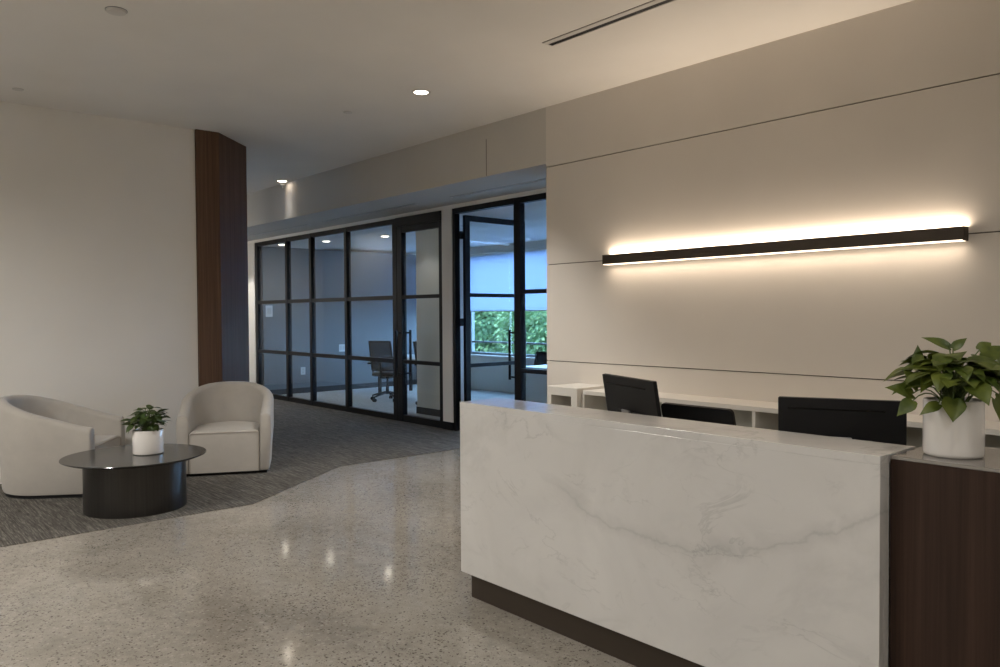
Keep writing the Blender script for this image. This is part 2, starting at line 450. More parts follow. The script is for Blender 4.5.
for z0, z1 in ((0.10, 0.85), (0.90, 1.782), (1.832, 2.74)): pane(d1, -9.48, -8.58, z0, z1)
b = nb(); box(b, -9.61, -8.503, YG-0.02, YG1, 2.822, 2.955); obj('track_header', b, M_black, d1, bevel=0.004)
def pull(parent, p0, p1, off, name='handle'):
    p0, p1, off = Vector(p0), Vector(p1), Vector(off)
    b = nb(); d = (p1-p0).normalized()
    tube(b, [p0+off-d*0.04, p1+off+d*0.04], 0.019, 10)
    tube(b, [p0, p0+off], 0.013, 8); tube(b, [p1, p1+off], 0.013, 8)
    return obj(name, b, M_black, parent, smooth=True)
for sy, yy in ((-1, YG), (1, YG1)):
    pull(d1, (-9.515, yy, 0.70), (-9.515, yy, 1.29), (0.0, sy*0.085, 0))

sbox('wall_pier', (-8.50, -8.285, YG-0.005, YG+0.12, 0.11, 2.96), M_wall, 'narrow white wall strip between the two black framed doors', 'wall')
sbox('trim_2', (-8.50, -8.284, YG-0.012, YG+0.12, 0, 0.11), M_black, 'black base plate under the narrow white wall strip', 'trim')
sbox('wall_far_left', (-16.6, -14.523, YG, YG+0.1, 0, 2.96), M_wall, 'white wall strip at the far left end of the glass wall', 'wall')
sbox('wall_header', (-16.6, -4.9, YG+0.002, YG+0.10, 2.957, ZS), M_ceil, 'narrow drywall band between the glass wall frame and the soffit', 'wall')

# pivot door standing open into the office, with the fixed sidelight
w2 = bpy.data.objects.new('window_2', None); COL.objects.link(w2)
tag(w2, 'black framed sidelight with two bars beside the open glass door, half hidden by the feature wall', 'glass wall', kind='structure')
for a, c in ((-8.275, -8.22), (-7.06, -6.95), (-5.60, -5.50)):
    b = nb(); box(b, a, c, YG, YG1, 0, 2.955); obj('mullion', b, M_black, w2, bevel=0.004)
b = nb(); box(b, -8.22, -7.06, YG, YG1, 2.885, 2.955); obj('rail', b, M_black, w2)
for z0, z1 in ((0.004, 0.08), (0.845, 0.895), (1.795, 1.845), (2.885, 2.955)):
    b = nb(); box(b, -6.95, -5.60, YG+0.006, YG1-0.006, z0, z1); obj('rail', b, M_black, w2)
for z0, z1 in ((0.08, 0.845), (0.895, 1.795), (1.845, 2.885)): pane(w2, -6.95, -5.60, z0, z1)
d2 = thing('door_2', 'black framed glass door standing wide open into the office', 'door', (-8.145, YG1+0.01, 0), math.radians(1.0), kind='structure')
LW = 1.10
for a, c in ((0.0, 0.085), (LW-0.165, LW)):
    b = nb(); box(b, -0.025, 0.025, a, c, 0.01, 2.865); obj('stile', b, M_black, d2, bevel=0.004)
for z0, z1 in ((0.01, 0.12), (0.845, 0.895), (1.785, 1.835), (2.79, 2.865)):
    b = nb(); box(b, -0.02, 0.02, 0.085, LW-0.165, z0, z1); obj('rail', b, M_black, d2)
for z0, z1 in ((0.12, 0.845), (0.895, 1.785), (1.835, 2.79)):
    b = nb(); box(b, -0.004, 0.004, 0.085, LW-0.165, z0, z1); obj('glass_pane', b, M_glass, d2)
for sx in (-1, 1):
    pull(d2, (sx*0.025, LW-0.145, 0.66), (sx*0.025, LW-0.145, 1.29), (sx*0.13, 0, 0))
for z in (0.3, 1.45, 2.6):
    b = nb(); box(b, -0.03, 0.0, -0.055, -0.002, z-0.05, z+0.05); obj('hinge', b, M_black, d2)

# ------------------------------------------------------------------ office shell
sbox('wall_office_left', (-16.6, -14.4, YG+0.11, YW, 0, RC-0.051), M_slate, 'dark slate painted side wall of the office seen through the glass', 'wall')
sbox('baseboard_left', (-14.4, -14.385, YG+0.11, YW, 0.004, 0.11), M_basebd, 'dark rubber baseboard along the slate office wall', 'baseboard')
sbox('wall_column', (-10.13, -9.35, 7.08, 7.44, 0.11, RC-0.051), M_roomwall, 'pale painted column standing just inside the closed glass door', 'column')
sbox('baseboard_column', (-10.14, -9.34, 7.07, 7.45, 0.004, 0.11), M_basebd, 'dark baseboard around the foot of the pale column', 'baseboard')
sbox('wall_office_right', (-5.0, -4.8, YG+0.11, YW, 0, RC-0.051), M_roomwall, 'pale office wall hidden behind the feature wall', 'wall')
b = nb()
SILL, HEAD = 0.72, 2.80
box(b, -14.4, -5.0, YW, YW+0.2, 0.0, SILL)
box(b, -14.4, -5.0, YW, YW+0.2, HEAD, RC-0.001)
struct('wall_windows', b, M_roomwall, 'office wall below and above the row of windows', 'wall')
b = nb(); box(b, -14.39, -5.01, YW-0.10, YW-0.002, SILL-0.03, SILL); struct('trim_3', b, M_whitelam, 'white sill under the row of office windows', 'trim')
w3 = bpy.data.objects.new('window_3', None); COL.objects.link(w3)
tag(w3, 'row of office windows looking on to green trees', 'window', kind='structure')
xs = [-14.4, -12.85, -10.0, -7.5, -5.0]
for x in xs:
    b = nb(); box(b, max(x-0.035, -14.4), min(x+0.035, -5.0), YW+0.06, YW+0.14, SILL, HEAD); obj('mullion', b, M_alu, w3)
for x0, x1 in zip(xs, xs[1:]):
    for z0, z1 in ((SILL, SILL+0.05), (0.965, 1.0), (HEAD-0.05, HEAD)):
        b = nb(); box(b, x0+0.035, x1-0.035, YW+0.07, YW+0.13, z0, z1); obj('rail', b, M_alu, w3)
    for z0, z1 in ((SILL+0.05, 0.965), (1.0, HEAD-0.05)):
        b = nb(); box(b, x0+0.035, x1-0.035, YW+0.097, YW+0.103, z0, z1); obj('glass_pane', b, M_winglass, w3)
names = ['drawn pale roller shade on the leftmost office window', 'wide pale roller shade above the trees seen through the open glass door',
         'pale roller shade on the third office window behind the sidelight', 'pale roller shade on the office window behind the feature wall']
for (x0, x1), lb in zip(zip(xs, xs[1:]), names):
    t = thing('roller_shade', lb, 'window shade', ((x0+x1)/2, YW-0.01, HEAD), group='roller shades on the office windows')
    h = (x1-x0)/2-0.02
    b = nb(); tube(b, [(-h, -0.04, -0.03), (h, -0.04, -0.03)], 0.028, 12); obj('roller', b, M_whitelam, t, smooth=True)
    b = nb(); box(b, -h+0.01, h-0.01, -0.012, -0.010, -(HEAD-1.63), -0.03); obj('fabric', b, M_blind, t)
    b = nb(); box(b, -h+0.01, h-0.01, -0.018, -0.004, -(HEAD-1.61), -(HEAD-1.63)); obj('hem_bar', b, M_whitelam, t)

def plate(name, label, cat, x, y, z, w, h, slots):
    t = thing(name, label, cat, (x, y, z))
    b = nb(); box(b, 0, 0.006, -w/2, w/2, -h/2, h/2); obj('plate', b, M_whiteplastic, t, bevel=0.002)
    for (a, c, d, e) in slots:
        b = nb(); box(b, 0.006, 0.009, a, c, d, e); obj('socket' if 'outlet' in name else 'rocker', b, M_trimwhite, t)
plate('power_outlet', 'white power outlet low on the slate office wall', 'outlet', -14.4, 7.30, 0.445, 0.10, 0.15, [(-0.02, 0.02, 0.01, 0.05), (-0.02, 0.02, -0.05, -0.01)])
plate('data_outlet', 'white outlet plate at desk height on the slate office wall', 'outlet', -14.4, 8.185, 0.875, 0.14, 0.15, [(-0.05, -0.01, -0.04, 0.04), (0.01, 0.05, -0.04, 0.04)])
plate('light_switch', 'white light switch plate high on the slate office wall beside the glass', 'switch', -14.4, 6.60, 1.64, 0.14, 0.22, [(-0.04, 0.04, -0.06, 0.06)])

# ------------------------------------------------------------------ ceiling fittings
def downlight(label, x, y, z, power, r=0.062, spot=2.95, blend=0.6, aim=None, group='recessed round downlights in the lobby ceiling'):
    t = thing('downlight', label, 'ceiling light', (x, y, z), group=group)
    b = nb(); lathe(b, [(r+0.028, 0.0), (r+0.028, -0.003), (r+0.004, -0.006), (r, 0.0)], 36, cap0=False, cap1=False)
    obj('trim_ring', b, M_trimwhite, t, smooth=True)
    b = nb(); lathe(b, [(r, -0.003), (r, -0.0045)], 36); obj('lens', b, M_lens, t)
    l = bpy.data.lights.new('downlight_lamp', 'SPOT'); l.energy = power; l.color = WARM
    l.spot_size = spot; l.spot_blend = blend; l.shadow_soft_size = r
    lo = bpy.data.objects.new('lamp', l); COL.objects.link(lo); lo.parent = t; lo.location = (0, 0, -0.02)
    if aim is not None:
        lo.rotation_euler = Vector(aim).to_track_quat('-Z', 'Y').to_euler()
    return t
downlight('lit round downlight in the lobby ceiling nearest the feature wall corner', -5.80, 4.125, HC, P_DOWN*0.95, spot=1.75, blend=0.7)
downlight('lit round downlight deep in the corridor beside the soffit', -10.93, 5.24, HC, P_DOWN*0.05, spot=1.15, blend=1.0)
added_fills = [('added unseen fill downlight over the front edge of the armchair carpet', -5.2, -0.9, 1.35), ('added unseen fill downlight over the lobby floor before the desk', -2.6, 0.2, 0.26),
       ('added unseen fill downlight above the walnut end of the desk', -0.4, 1.6, 0.22), ('added unseen fill downlight beyond the walnut end of the desk', 1.6, 3.4, 0.22),
       ('added unseen fill downlight near the viewer by the near wall', -2.6, -2.8, 0.7), ('added unseen fill downlight in the near corner behind the armchair wall', -6.6, -3.4, 1.6),
       ('added unseen fill downlight by the wall at the lobby end', 1.8, -1.0, 0.65), ('added fill downlight over the corridor, unseen behind the walnut corner', -14.4, 4.7, 1.0)]
for lb, x, y, p in added_fills:  # unseen downlights added as fill to brighten the lobby and corridor
    downlight(lb, x, y, HC, P_DOWN*p)
for lb, x, y, p in (('office ceiling light near the slate wall, seen at the top of the second bay', -13.85, 6.62, 12), ('office ceiling light seen at the top of the third bay of the glass wall', -12.75, 6.95, 9),
                 ('office ceiling light seen at the top of the fourth bay of the glass wall', -11.35, 7.30, 9),
                 ('office ceiling light in front of the pale column behind the closed glass door', -9.75, 6.58, 15)):
    downlight(lb, x, y, RC-0.05, p, spot=2.0, blend=0.8, group='downlights in the office ceiling')

def slot_diffuser(label, x0, x1, y, z, w=0.07):
    t = thing('slot_diffuser', label, 'air vent', ((x0+x1)/2, y, z)); h = (x1-x0)/2
    b = nb(); box(b, -h, h, -w/2, -w/2+0.008, -0.006, 0); box(b, -h, h, w/2-0.008, w/2, -0.006, 0); box(b, -h, -h+0.008, -w/2, w/2, -0.006, 0); box(b, h-0.008, h, -w/2, w/2, -0.006, 0)
    obj('frame', b, M_trimwhite, t)
    b = nb(); box(b, -h+0.01, h-0.01, -0.001, w/2-0.012, -0.004, -0.001); obj('slot', b, M_black, t)
    b = nb(); box(b, -h+0.01, h-0.01, -w/2+0.009, -0.003, -0.0055, -0.001); obj('blade', b, M_trimwhite, t)
    b = nb(); box(b, -h-0.003, h+0.003, -w/2-0.005, -w/2-0.0005, -0.0015, 0); obj('shadow_line', b, M_reveal, t)
slot_diffuser('long linear slot vent in the lobby ceiling before the feature wall', -4.18, 0.4, 4.12, HC, 0.10)
slot_diffuser('slot vent in the soffit at the far left end of the glass wall', -13.7, -11.45, 5.96, ZS, 0.05)
slot_diffuser('slot vent in the soffit over the fourth bay of the glass wall', -11.0, -8.5, 5.96, ZS, 0.05)
slot_diffuser('slot vent in the soffit over the open glass door', -7.75, -5.6, 5.96, ZS, 0.05)

t = thing('smoke_detector', 'round white smoke detector on the lobby ceiling near the top of the photo', 'smoke detector', (-5.53, 1.51, HC))
b = nb(); lathe(b, [(0.064, 0), (0.064, -0.008), (0.057, -0.017), (0.03, -0.021), (0.0005, -0.022)], 36, cap0=True, cap1=True); obj('housing', b, M_trimwhite, t, smooth=True)
b = nb(); lathe(b, [(0.067, 0.0), (0.067, -0.004), (0.0645, -0.004)], 36, cap0=False, cap1=False); obj('base_ring', b, M_alu, t)
def sprinkler(label, x, y, z, drop=True):
    t = thing('fire_sprinkler', label, 'sprinkler', (x, y, z), group='fire sprinklers in the ceiling')
    b = nb(); lathe(b, [(0.045, 0), (0.043, -0.008), (0.018, -0.012), (0.0005, -0.012)], 24); obj('escutcheon', b, M_trimwhite, t, smooth=True)
    if drop:
        b = nb(); lathe(b, [(0.012, -0.012), (0.010, -0.05), (0.0005, -0.051)], 12); obj('stem', b, M_silver, t)
        b = nb(); lathe(b, [(0.026, -0.051), (0.026, -0.055)], 16); obj('deflector', b, M_silver, t)
sprinkler('small sprinkler in the ceiling close to the off-white wall behind the armchairs', -7.98, 1.364, HC, False)
sprinkler('flat concealed sprinkler cap in the middle of the lobby ceiling', -6.83, 3.976, HC, False)
sprinkler('pendent sprinkler just below the corridor downlight', -11.05, 5.30, HC-0.03)

# ------------------------------------------------------------------ linear wall light
t = thing('linear_wall_light', 'long dark bronze linear light glowing up and down on the feature wall', 'wall light', (-3.20, YF, 2.025))
h = 1.455
b = nb(); box(b, -h, h, -0.095, -0.085, -0.036, 0.046); box(b, -h, -h+0.012, -0.085, -0.02, -0.042, 0.046); box(b, h-0.012, h, -0.085, -0.02, -0.042, 0.046)
obj('housing', b, M_bronze, t, bevel=0.002)
b = nb(); box(b, -h+0.012, h-0.012, -0.02, 0.0, -0.03, 0.03); obj('mounting_rail', b, M_bronze, t)
b = nb(); box(b, -h+0.014, h-0.014, -0.048, -0.021, 0.020, 0.036); obj('upper_lens', b, M_strip_up, t)
b = nb(); box(b, -h+0.013, h-0.013, -0.094, -0.024, -0.043, -0.037); obj('lower_lens', b, M_strip, t)
for nm, zz, pw, fl, sp in (('up_lamp', 0.047, 15.5, PI, PI), ('down_lamp', -0.046, 3.0, 0.0, 2.6)):
    l = bpy.data.lights.new(nm, 'AREA'); l.shape = 'RECTANGLE'; l.size = 2*h-0.04; l.size_y = 0.016; l.energy = pw; l.color = (1, 0.82, 0.64); l.spread = sp
    lo = bpy.data.objects.new(nm, l); COL.objects.link(lo); lo.parent = t; lo.location = (0, -0.017 if zz > 0 else -0.068, zz); lo.rotation_euler = (fl, 0, 0)

# ------------------------------------------------------------------ reception desk
DX0, DX1, DY, DT = -3.36, -1.118, 2.63, 1.075
t = thing('reception_desk', 'long reception desk with a white veined marble front and dark plinth', 'desk', (DX0, DY, 0))
L_ = DX1-DX0
b = nb(); box(b, 0, L_, 0, 0.03, 0.145, DT-0.03); obj('front_slab', b, M_marble, t, bevel=0.0015)
b = nb(); box(b, 0, L_, 0, 0.285, DT-0.03, DT); obj('top_ledge', b, M_marble, t, bevel=0.0015)
b = nb(); box(b, 0, 0.03, 0.03, 0.285, 0.145, DT-0.03); obj('end_slab', b, M_marble, t, bevel=0.0015)
b = nb(); box(b, L_-0.03, L_, 0.03, 0.07, 0.0, DT-0.03); obj('corner_slab', b, M_marble, t)
b = nb(); box(b, 0.03, L_-0.03, 0.05, 0.28, 0.0, 0.145); obj('toe_kick', b, M_bronze, t)
b = nb(); box(b, 0.03, L_-0.03, 0.255, 0.28, 0.145, DT-0.03); obj('inner_panel', b, M_whitelam, t)
b = nb(); box(b, 0.03, L_-0.0, 0.281, 1.02, 0.705, 0.735); obj('work_surface', b, M_whitelam, t, bevel=0.002)
for x in (0.03, L_-0.03):
    b = nb(); box(b, x, x+0.028, 0.29, 0.98, 0.0, 0.704); obj('gable', b, M_greylam, t)
for x in (0.45, 1.55):
    b = nb(); box(b, x, x+0.40, 0.45, 0.95, 0.02, 0.69); pd = obj('pedestal', b, M_greylam, t)
    for k in range(3):
        b = nb(); box(b, x+0.005, x+0.395, 0.95, 0.966, 0.03+k*0.22, 0.24+k*0.22); dr = obj('drawer', b, M_whitelam, pd)
        b = nb(); tube(b, [(x+0.13, 0.978, 0.2+k*0.22), (x+0.27, 0.978, 0.2+k*0.22)], 0.006, 6); obj('pull_bar', b, M_silver, dr)

# walnut counter that carries the big plant
t = thing('walnut_counter', 'dark walnut counter with a polished dark top adjoining the marble desk', 'counter', (DX1+0.004, 2.70, 0))
CW = 1.30
b = nb(); box(b, 0, CW, 0, 0.025, 0.0, 1.058); obj('front_panel', b, M_walnut, t)
b = nb(); box(b, 0, 0.025, 0.025, 0.42, 0.0, 1.058); box(b, CW-0.025, CW, 0.025, 0.42, 0.0, 1.058); box(b, 0.025, CW-0.025, 0.395, 0.42, 0.0, 1.058); obj('carcass', b, M_walnut, t)
b = nb(); box(b, 0, CW, 0, 0.42, 1.0585, 1.070); obj('top', b, M_countertop, t, bevel=0.001)

# ------------------------------------------------------------------ credenza behind the desk
t = thing('credenza', 'long white credenza with open cubbies against the feature wall behind the desk', 'credenza', (0, 0, 0))
CY0, CY1, CT = 5.00, YF-0.001, 0.885
cx = [-4.655, -3.80, -3.01, -2.2, -1.4, -0.6, 0.2]
b = nb(); box(b, cx[0], cx[-1], CY0, CY1, CT-0.035, CT); obj('top', b, M_whitelam, t, bevel=0.002)
b = nb(); box(b, cx[0], cx[-1], CY1-0.02, CY1, 0.0, CT-0.035); obj('back_panel', b, M_greylam, t)
for x in cx:
    b = nb(); box(b, x-0.012, x+0.012, CY0+0.006, CY1-0.02, 0.08, CT-0.035); obj('divider', b, M_whitelam, t)
for x0, x1 in zip(cx, cx[1:]):
    b = nb(); box(b, x0+0.012, x1-0.012, CY0+0.012, CY1-0.02, 0.08, 0.10); box(b, x0+0.012, x1-0.012, CY0+0.05, CY1-0.02, 0.40, 0.42); obj('shelf', b, M_greylam, t)
b = nb(); box(b, cx[0], cx[-1], CY0+0.04, CY1-0.02, 0.0, 0.08); obj('plinth', b, M_basebd, t)
# taller end cabinet, standing a little forward
t = thing('end_cabinet', 'white framed cabinet with an open niche at the left end of the credenza', 'cabinet', (-5.035, 4.94, 0))
w = 0.365; d = CY1-4.94; H_ = 0.905
b = nb(); box(b, 0, w, 0, d, H_-0.022, H_); obj('top', b, M_whitelam, t, bevel=0.002)
b = nb(); box(b, 0, 0.05, 0.0, d, 0, H_-0.022); obj('side', b, M_whitelam, t)
b = nb(); box(b, w-0.07, w, 0.0, d, 0, H_-0.022); obj('side', b, M_whitelam, t)
b = nb(); box(b, 0.05, w-0.07, 0.0, 0.02, H_-0.075, H_-0.022); obj('rail', b, M_whitelam, t)
b = nb(); box(b, 0.05, w-0.07, d-0.02, d, 0, H_-0.022); obj('back_panel', b, M_greylam, t)
b = nb(); box(b, 0.05, w-0.07, 0.02, d-0.02, 0.52, 0.545); obj('shelf', b, M_greylam, t)
b = nb(); box(b, 0.052, w-0.072, 0.0, 0.018, 0.02, 0.515); dr = obj('door', b, M_whitelam, t)
b = nb(); tube(b, [(0.25, -0.02, 0.38), (0.25, -0.02, 0.48)], 0.006, 6); obj('handle', b, M_silver, dr)
# ------------------------------------------------------------------ monitors
def monitor(label, tl, tr, tilt, wd, ht, rad=0.006, strip=True, foot=True):
    """tl, tr: upper corners of the back, in the place; the screen faces away from them towards the wall."""
    tl, tr = Vector(tl), Vector(tr)
    c = (tl+tr)/2; dx = (tr-tl); rz = math.atan2(dx.y, dx.x)
    zt = 0.7355
    mid = Vector((c.x, c.y, zt))
    t = thing('computer_monitor', label, 'monitor', mid, rz, group='computer monitors on the reception desk')
    top = c.z-zt
    # panel frame: x across, y towards the sitter, tilted about x so the top leans to the viewer
    T = Matrix.Translation((0, 0, top)) @ Matrix.Rotation(math.radians(tilt), 4, 'X')
    def put(bm): bmesh.ops.transform(bm, matrix=T, verts=bm.verts); return bm
    b = nb()
    n = 5; pts = []
    for (sx, sz, a0) in ((1, 1, 0), (-1, 1, 90), (-1, -1, 180), (1, -1, 270)):
        for k in range(n):
            a = math.radians(a0+90*k/(n-1)); pts.append((sx*(wd/2-rad)+rad*math.cos(a), -ht/2+sz*(ht/2-rad)+rad*math.sin(a)))
    va = [b.verts.new((x, 0.0, z)) for x, z in pts]; vb = [b.verts.new((x, 0.022, z)) for x, z in pts]
    b.faces.new(va); b.faces.new(vb[::-1])
    for i in range(len(pts)): b.faces.new((va[i], va[(i+1) % len(pts)], vb[(i+1) % len(pts)], vb[i]))
    obj('back_shell', put(b), M_blackplastic, t, bevel=0.002)
    b = nb(); box(b, -wd/2+0.008, wd/2-0.008, 0.0222, 0.0235, -ht+0.012, -0.008); obj('screen', put(b), M_blackgloss, t)
    if strip:
        b = nb(); box(b, -wd*0.42, wd*0.34, -0.0022, 0.0, -0.050, -0.043); obj('vent_slot', put(b), M_blackgloss, t)
    b = nb(); box(b, -0.13, 0.13, -0.025, 0.0, -ht+0.045, -ht*0.55); obj('rear_bulge', put(b), M_blackplastic, t, bevel=0.01)
    p = T @ Vector((0, -0.02, -ht*0.66))
    if foot:
        b = nb(); box(b, -0.045, 0.045, -0.034, -0.025, -ht*0.60-0.02, -ht*0.60+0.028); obj('mount_plate', put(b), M_silver, t, bevel=0.003)
        b = nb(); tube(b, [(0, p.y-0.02, p.z), (0, p.y-0.035, p.z*0.5), (0, p.y-0.01, 0.012)], 0.016, 10); obj('stand_neck', b, M_silver, t, smooth=True)
        b = nb(); box(b, -0.11, 0.11, p.y-0.10, p.y+0.12, 0.0, 0.010); obj('stand_base', b, M_silver, t, bevel=0.003)
    else:
        b = nb(); box(b, -0.09, 0.09, p.y-0.06, p.y+0.02, 0.0, max(0.02, p.z)); obj('stand_base', b, M_blackplastic, t, bevel=0.004)
    return t
monitor('black monitor turned askew behind the left half of the marble ledge', (-3.043, 3.432, 1.20), (-2.502, 3.212, 1.20), 9, 0.584, 0.335)
monitor('low black monitor with rounded corners peeking over the middle of the ledge', (-2.677, 3.498, 1.055), (-2.223, 3.49, 1.055), 14, 0.454, 0.27, rad=0.025, strip=False, foot=False)
monitor('wide black monitor behind the ledge beside the big potted plant', (-1.793, 3.18, 1.18), (-1.332, 3.383, 1.18), 3, 0.504, 0.31)

# ------------------------------------------------------------------ armchairs
def lerp_table(tab, s):
    for (a, va), (c, vc) in zip(tab, tab[1:]):
        if s <= c:
            k = (s-a)/(c-a) if c > a else 0
            return va+(vc-va)*k
    return tab[-1][1]
def make_armchair(label, loc, rz):
    t = thing('barrel_armchair', label, 'armchair', loc, rz, group='barrel armchairs around the coffee table')
    # local: +x is the front
    HW, FR, BK, TH = 0.40, 0.395, -0.40, 0.098
    # plan path of the outer face: right arm front -> back -> left arm front
    path = []
    R = HW-0.005
    n_arm, n_arc = 14, 44
    cxr = BK+R
    for i in range(n_arm): path.append((FR+(cxr-FR)*i/n_arm, -HW))
    for i in range(n_arc+1):
        a = -PI/2-PI*i/n_arc
        ex = 1.0
        path.append((cxr+R*math.copysign(abs(math.cos(a))**ex, math.cos(a)), HW*math.sin(a)))
    for i in range(1, n_arm+1): path.append((cxr+(FR-cxr)*i/n_arm, HW))
    N_ = len(path)
    acc = [0.0]
    for p, q in zip(path, path[1:]): acc.append(acc[-1]+math.dist(p, q))
    tot = acc[-1]
    b = nb(); rings = []
    for i, (x, y) in enumerate(path):
        p, q = path[max(i-1, 0)], path[min(i+1, N_-1)]
        tx, ty = q[0]-p[0], q[1]-p[1]; l = math.hypot(tx, ty); nx, ny = -ty/l, tx/l     # left of travel
        # travelling right-front -> back -> left-front is clockwise seen from above, so the outside is on the left
        if nx*(x+0.0)+ny*y < 0: nx, ny = -nx, -ny
        s = abs(acc[i]/tot-0.5)*2        # 0 back, 1 arm front
        ht = lerp_table([(0, 0.85), (0.12, 0.848), (0.22, 0.838), (0.32, 0.818), (0.45, 0.778), (0.9, 0.628), (0.96, 0.610), (1.0, 0.602)], s)
        th = TH*(0.98 if s < .5 else 1.0)
        lean = 0.03*(1-s)                 # back leans out a little at the top
        prof = []
        r = th/2
        prof.append((-0.024, 0.035)); prof.append((-0.014, 0.06))
        prof.append((-0.004, 0.25)); prof.append((0.004+lean*.5, 0.42))
        prof.append((0.0+lean, ht-r))
        for k in range(1, 9):
            a = PI*k/9
            prof.append((lean-r+r*math.cos(a), ht-r+r*math.sin(a)))
        prof.append((lean-th, ht-r)); prof.append((lean*.6-th, 0.42)); prof.append((-th, 0.25)); prof.append((-th, 0.035))
        rings.append([b.verts.new((x+nx*o, y+ny*o, z)) for o, z in prof])
    for A, B in zip(rings, rings[1:]):
        m_ = len(A)
        for k in range(m_): b.faces.new((A[k], A[(k+1) % m_], B[(k+1) % m_], B[k]))
    # rounded arm fronts
    for ring, sg in ((rings[0], 1), (rings[-1], 1)):
        c = sum((v.co for v in ring), Vector())/len(ring)
        prev = ring
        for k, (sc, dx) in enumerate(((0.93, 0.012), (0.80, 0.018))):
            cur = []
            for v in ring:
                w_ = v.co.copy()
                cy = c.y
                cur.append(b.verts.new((w_.x+dx, cy+(w_.y-cy)*sc, (w_.z-0.3)*(1-(1-sc)*0.12)+0.3)))
            m_ = len(ring)
            for j in range(m_): b.faces.new((prev[j], prev[(j+1) % m_], cur[(j+1) % m_], cur[j]))
            prev = cur
        b.faces.new(prev)
    obj('curved_back', b, M_fabric, t, smooth=True, angle=60)
    # seat block between the arms
    def seat_outline(inset, front):
        pts = []
        r = HW-TH-0.004-inset; c0 = BK+TH+0.004+inset+r
        pts.append((front, -r)); 
        for i in range(25):
            a = -PI/2-PI*i/24; pts.append((c0+r*math.cos(a), r*math.sin(a)))
        pts.append((front, r))
        return pts
    b = nb()
    o = seat_outline(0.0, FR+0.012)
    lv = [(0.0, 0.035), (0.0, 0.40), (0.006, 0.418), (0.020, 0.432), (0.06, 0.440), (0.14, 0.447)]
    rg = []
    for ins, z in lv:
        oo = seat_outline(ins, FR+0.012-ins*0.9); rg.append([b.verts.new((x, y, z)) for x, y in oo])
    for A, B in zip(rg, rg[1:]):
        m_ = len(A)
        for k in range(m_): b.faces.new((A[k], A[(k+1) % m_], B[(k+1) % m_], B[k]))
    b.faces.new(rg[-1]); b.faces.new(rg[0][::-1])
    st = obj('seat', b, M_fabric, t, smooth=True, angle=35)
    b = nb(); y_ = HW-TH-0.010
    tube(b, [(FR+0.015, -y_, 0.04), (FR+0.015, -y_, 0.40), (FR+0.012, -y_+0.012, 0.417), (FR+0.010, 0, 0.421), (FR+0.012, y_-0.012, 0.417), (FR+0.015, y_, 0.40), (FR+0.015, y_, 0.04)], 0.0045, 6)
    obj('piping', b, M_piping, st, smooth=True)
    b = nb(); pts = [(x*0.92, y*0.90) for x, y in path]; prism(b, pts, 0.004, 0.036); obj('plinth', b, M_blackplastic, t)
    t.scale = (1.085, 1.085, 1.0)
    return t
make_armchair('taupe barrel armchair facing away, side on, between the off-white wall and coffee table', (-7.925, 1.595, 0), math.radians(56.6))
make_armchair('taupe barrel armchair in front of the walnut wall corner, seat facing the desk', (-7.865, 3.15, 0), math.radians(-27))

# ------------------------------------------------------------------ coffee table
t = thing('coffee_table', 'round dark coffee table on a bronze drum base before the armchairs', 'coffee table', (-6.725, 1.92, 0.004))
b = nb(); lathe(b, [(0.382, 0.0), (0.382, 0.404)], 72); obj('drum_base', b, M_brushed, t, smooth=True)
b = nb(); lathe(b, [(0.505, 0.4045), (0.539, 0.418), (0.542, 0.422), (0.539, 0.427)], 80); obj('tabletop', b, M_tabletop, t, smooth=True)

# ------------------------------------------------------------------ plants
def leaf(bm, p, d, upv, ln, wd, droop, fold=0.28, heart=True):
    d = Vector(d).normalized(); u = Vector(upv); u = (u-d*u.dot(d)).normalized(); s = d.cross(u)
    prof = [(0.0, 0.16), (0.05, 0.34), (0.14, 0.46), (0.28, 0.50), (0.45, 0.44), (0.62, 0.31), (0.78, 0.175), (0.9, 0.07), (1.0, 0.004)] if heart else \
           [(0.0, 0.04), (0.12, 0.26), (0.3, 0.44), (0.48, 0.47), (0.66, 0.36), (0.82, 0.20), (0.93, 0.08), (1.0, 0.004)]
    rows = []
    pos = Vector(p); a = 0.0; last = 0.0
    for t_, w in prof:
        st = (t_-last)*ln; last = t_
        a = droop*t_
        dd = (d*math.cos(a)-u*math.sin(a)); uu = (u*math.cos(a)+d*math.sin(a))
        pos = pos+dd*st
        row = []
        for k in (-1, -0.55, 0, 0.55, 1):
            back = -0.10*ln*abs(k) if (heart and t_ < 0.1) else 0
            row.append(bm.verts.new(pos+s*(k*w*wd)+uu*(abs(k)*w*wd*fold - (0.25*w*wd*max(0, abs(k)-0.55)))+dd*back))
        rows.append(row)
    for A, B in zip(rows, rows[1:]):
        for k in range(4): bm.faces.new((A[k], A[k+1], B[k+1], B[k]))
def stem(bm, p0, p1, sag, r=0.0022):
    p0, p1 = Vector(p0), Vector(p1); m_ = (p0+p1)/2+Vector((0, 0, sag))
    pts = [p0*(1-k)**2+m_*2*k*(1-k)+p1*k*k for k in (0, .2, .4, .6, .8, 1)]
    tube(bm, pts, r, 5)
def pot(t, R, Hh, name='pot', feet=True):
    b = nb(); lathe(b, [(R*0.93, 0.0), (R*0.985, 0.004), (R, 0.012), (R, Hh-0.004), (R-0.002, Hh), (R-0.008, Hh), (R-0.009, Hh-0.004), (R-0.009, 0.02)], 64)
    obj(name, b, M_ceramic, t, smooth=True, angle=50)
    b = nb(); lathe(b, [(R-0.0095, Hh-0.03), (R-0.0095, Hh-0.018), (R*0.5, Hh-0.010), (0.0005, Hh-0.008)], 32); obj('soil', b, M_soil, t, smooth=True)

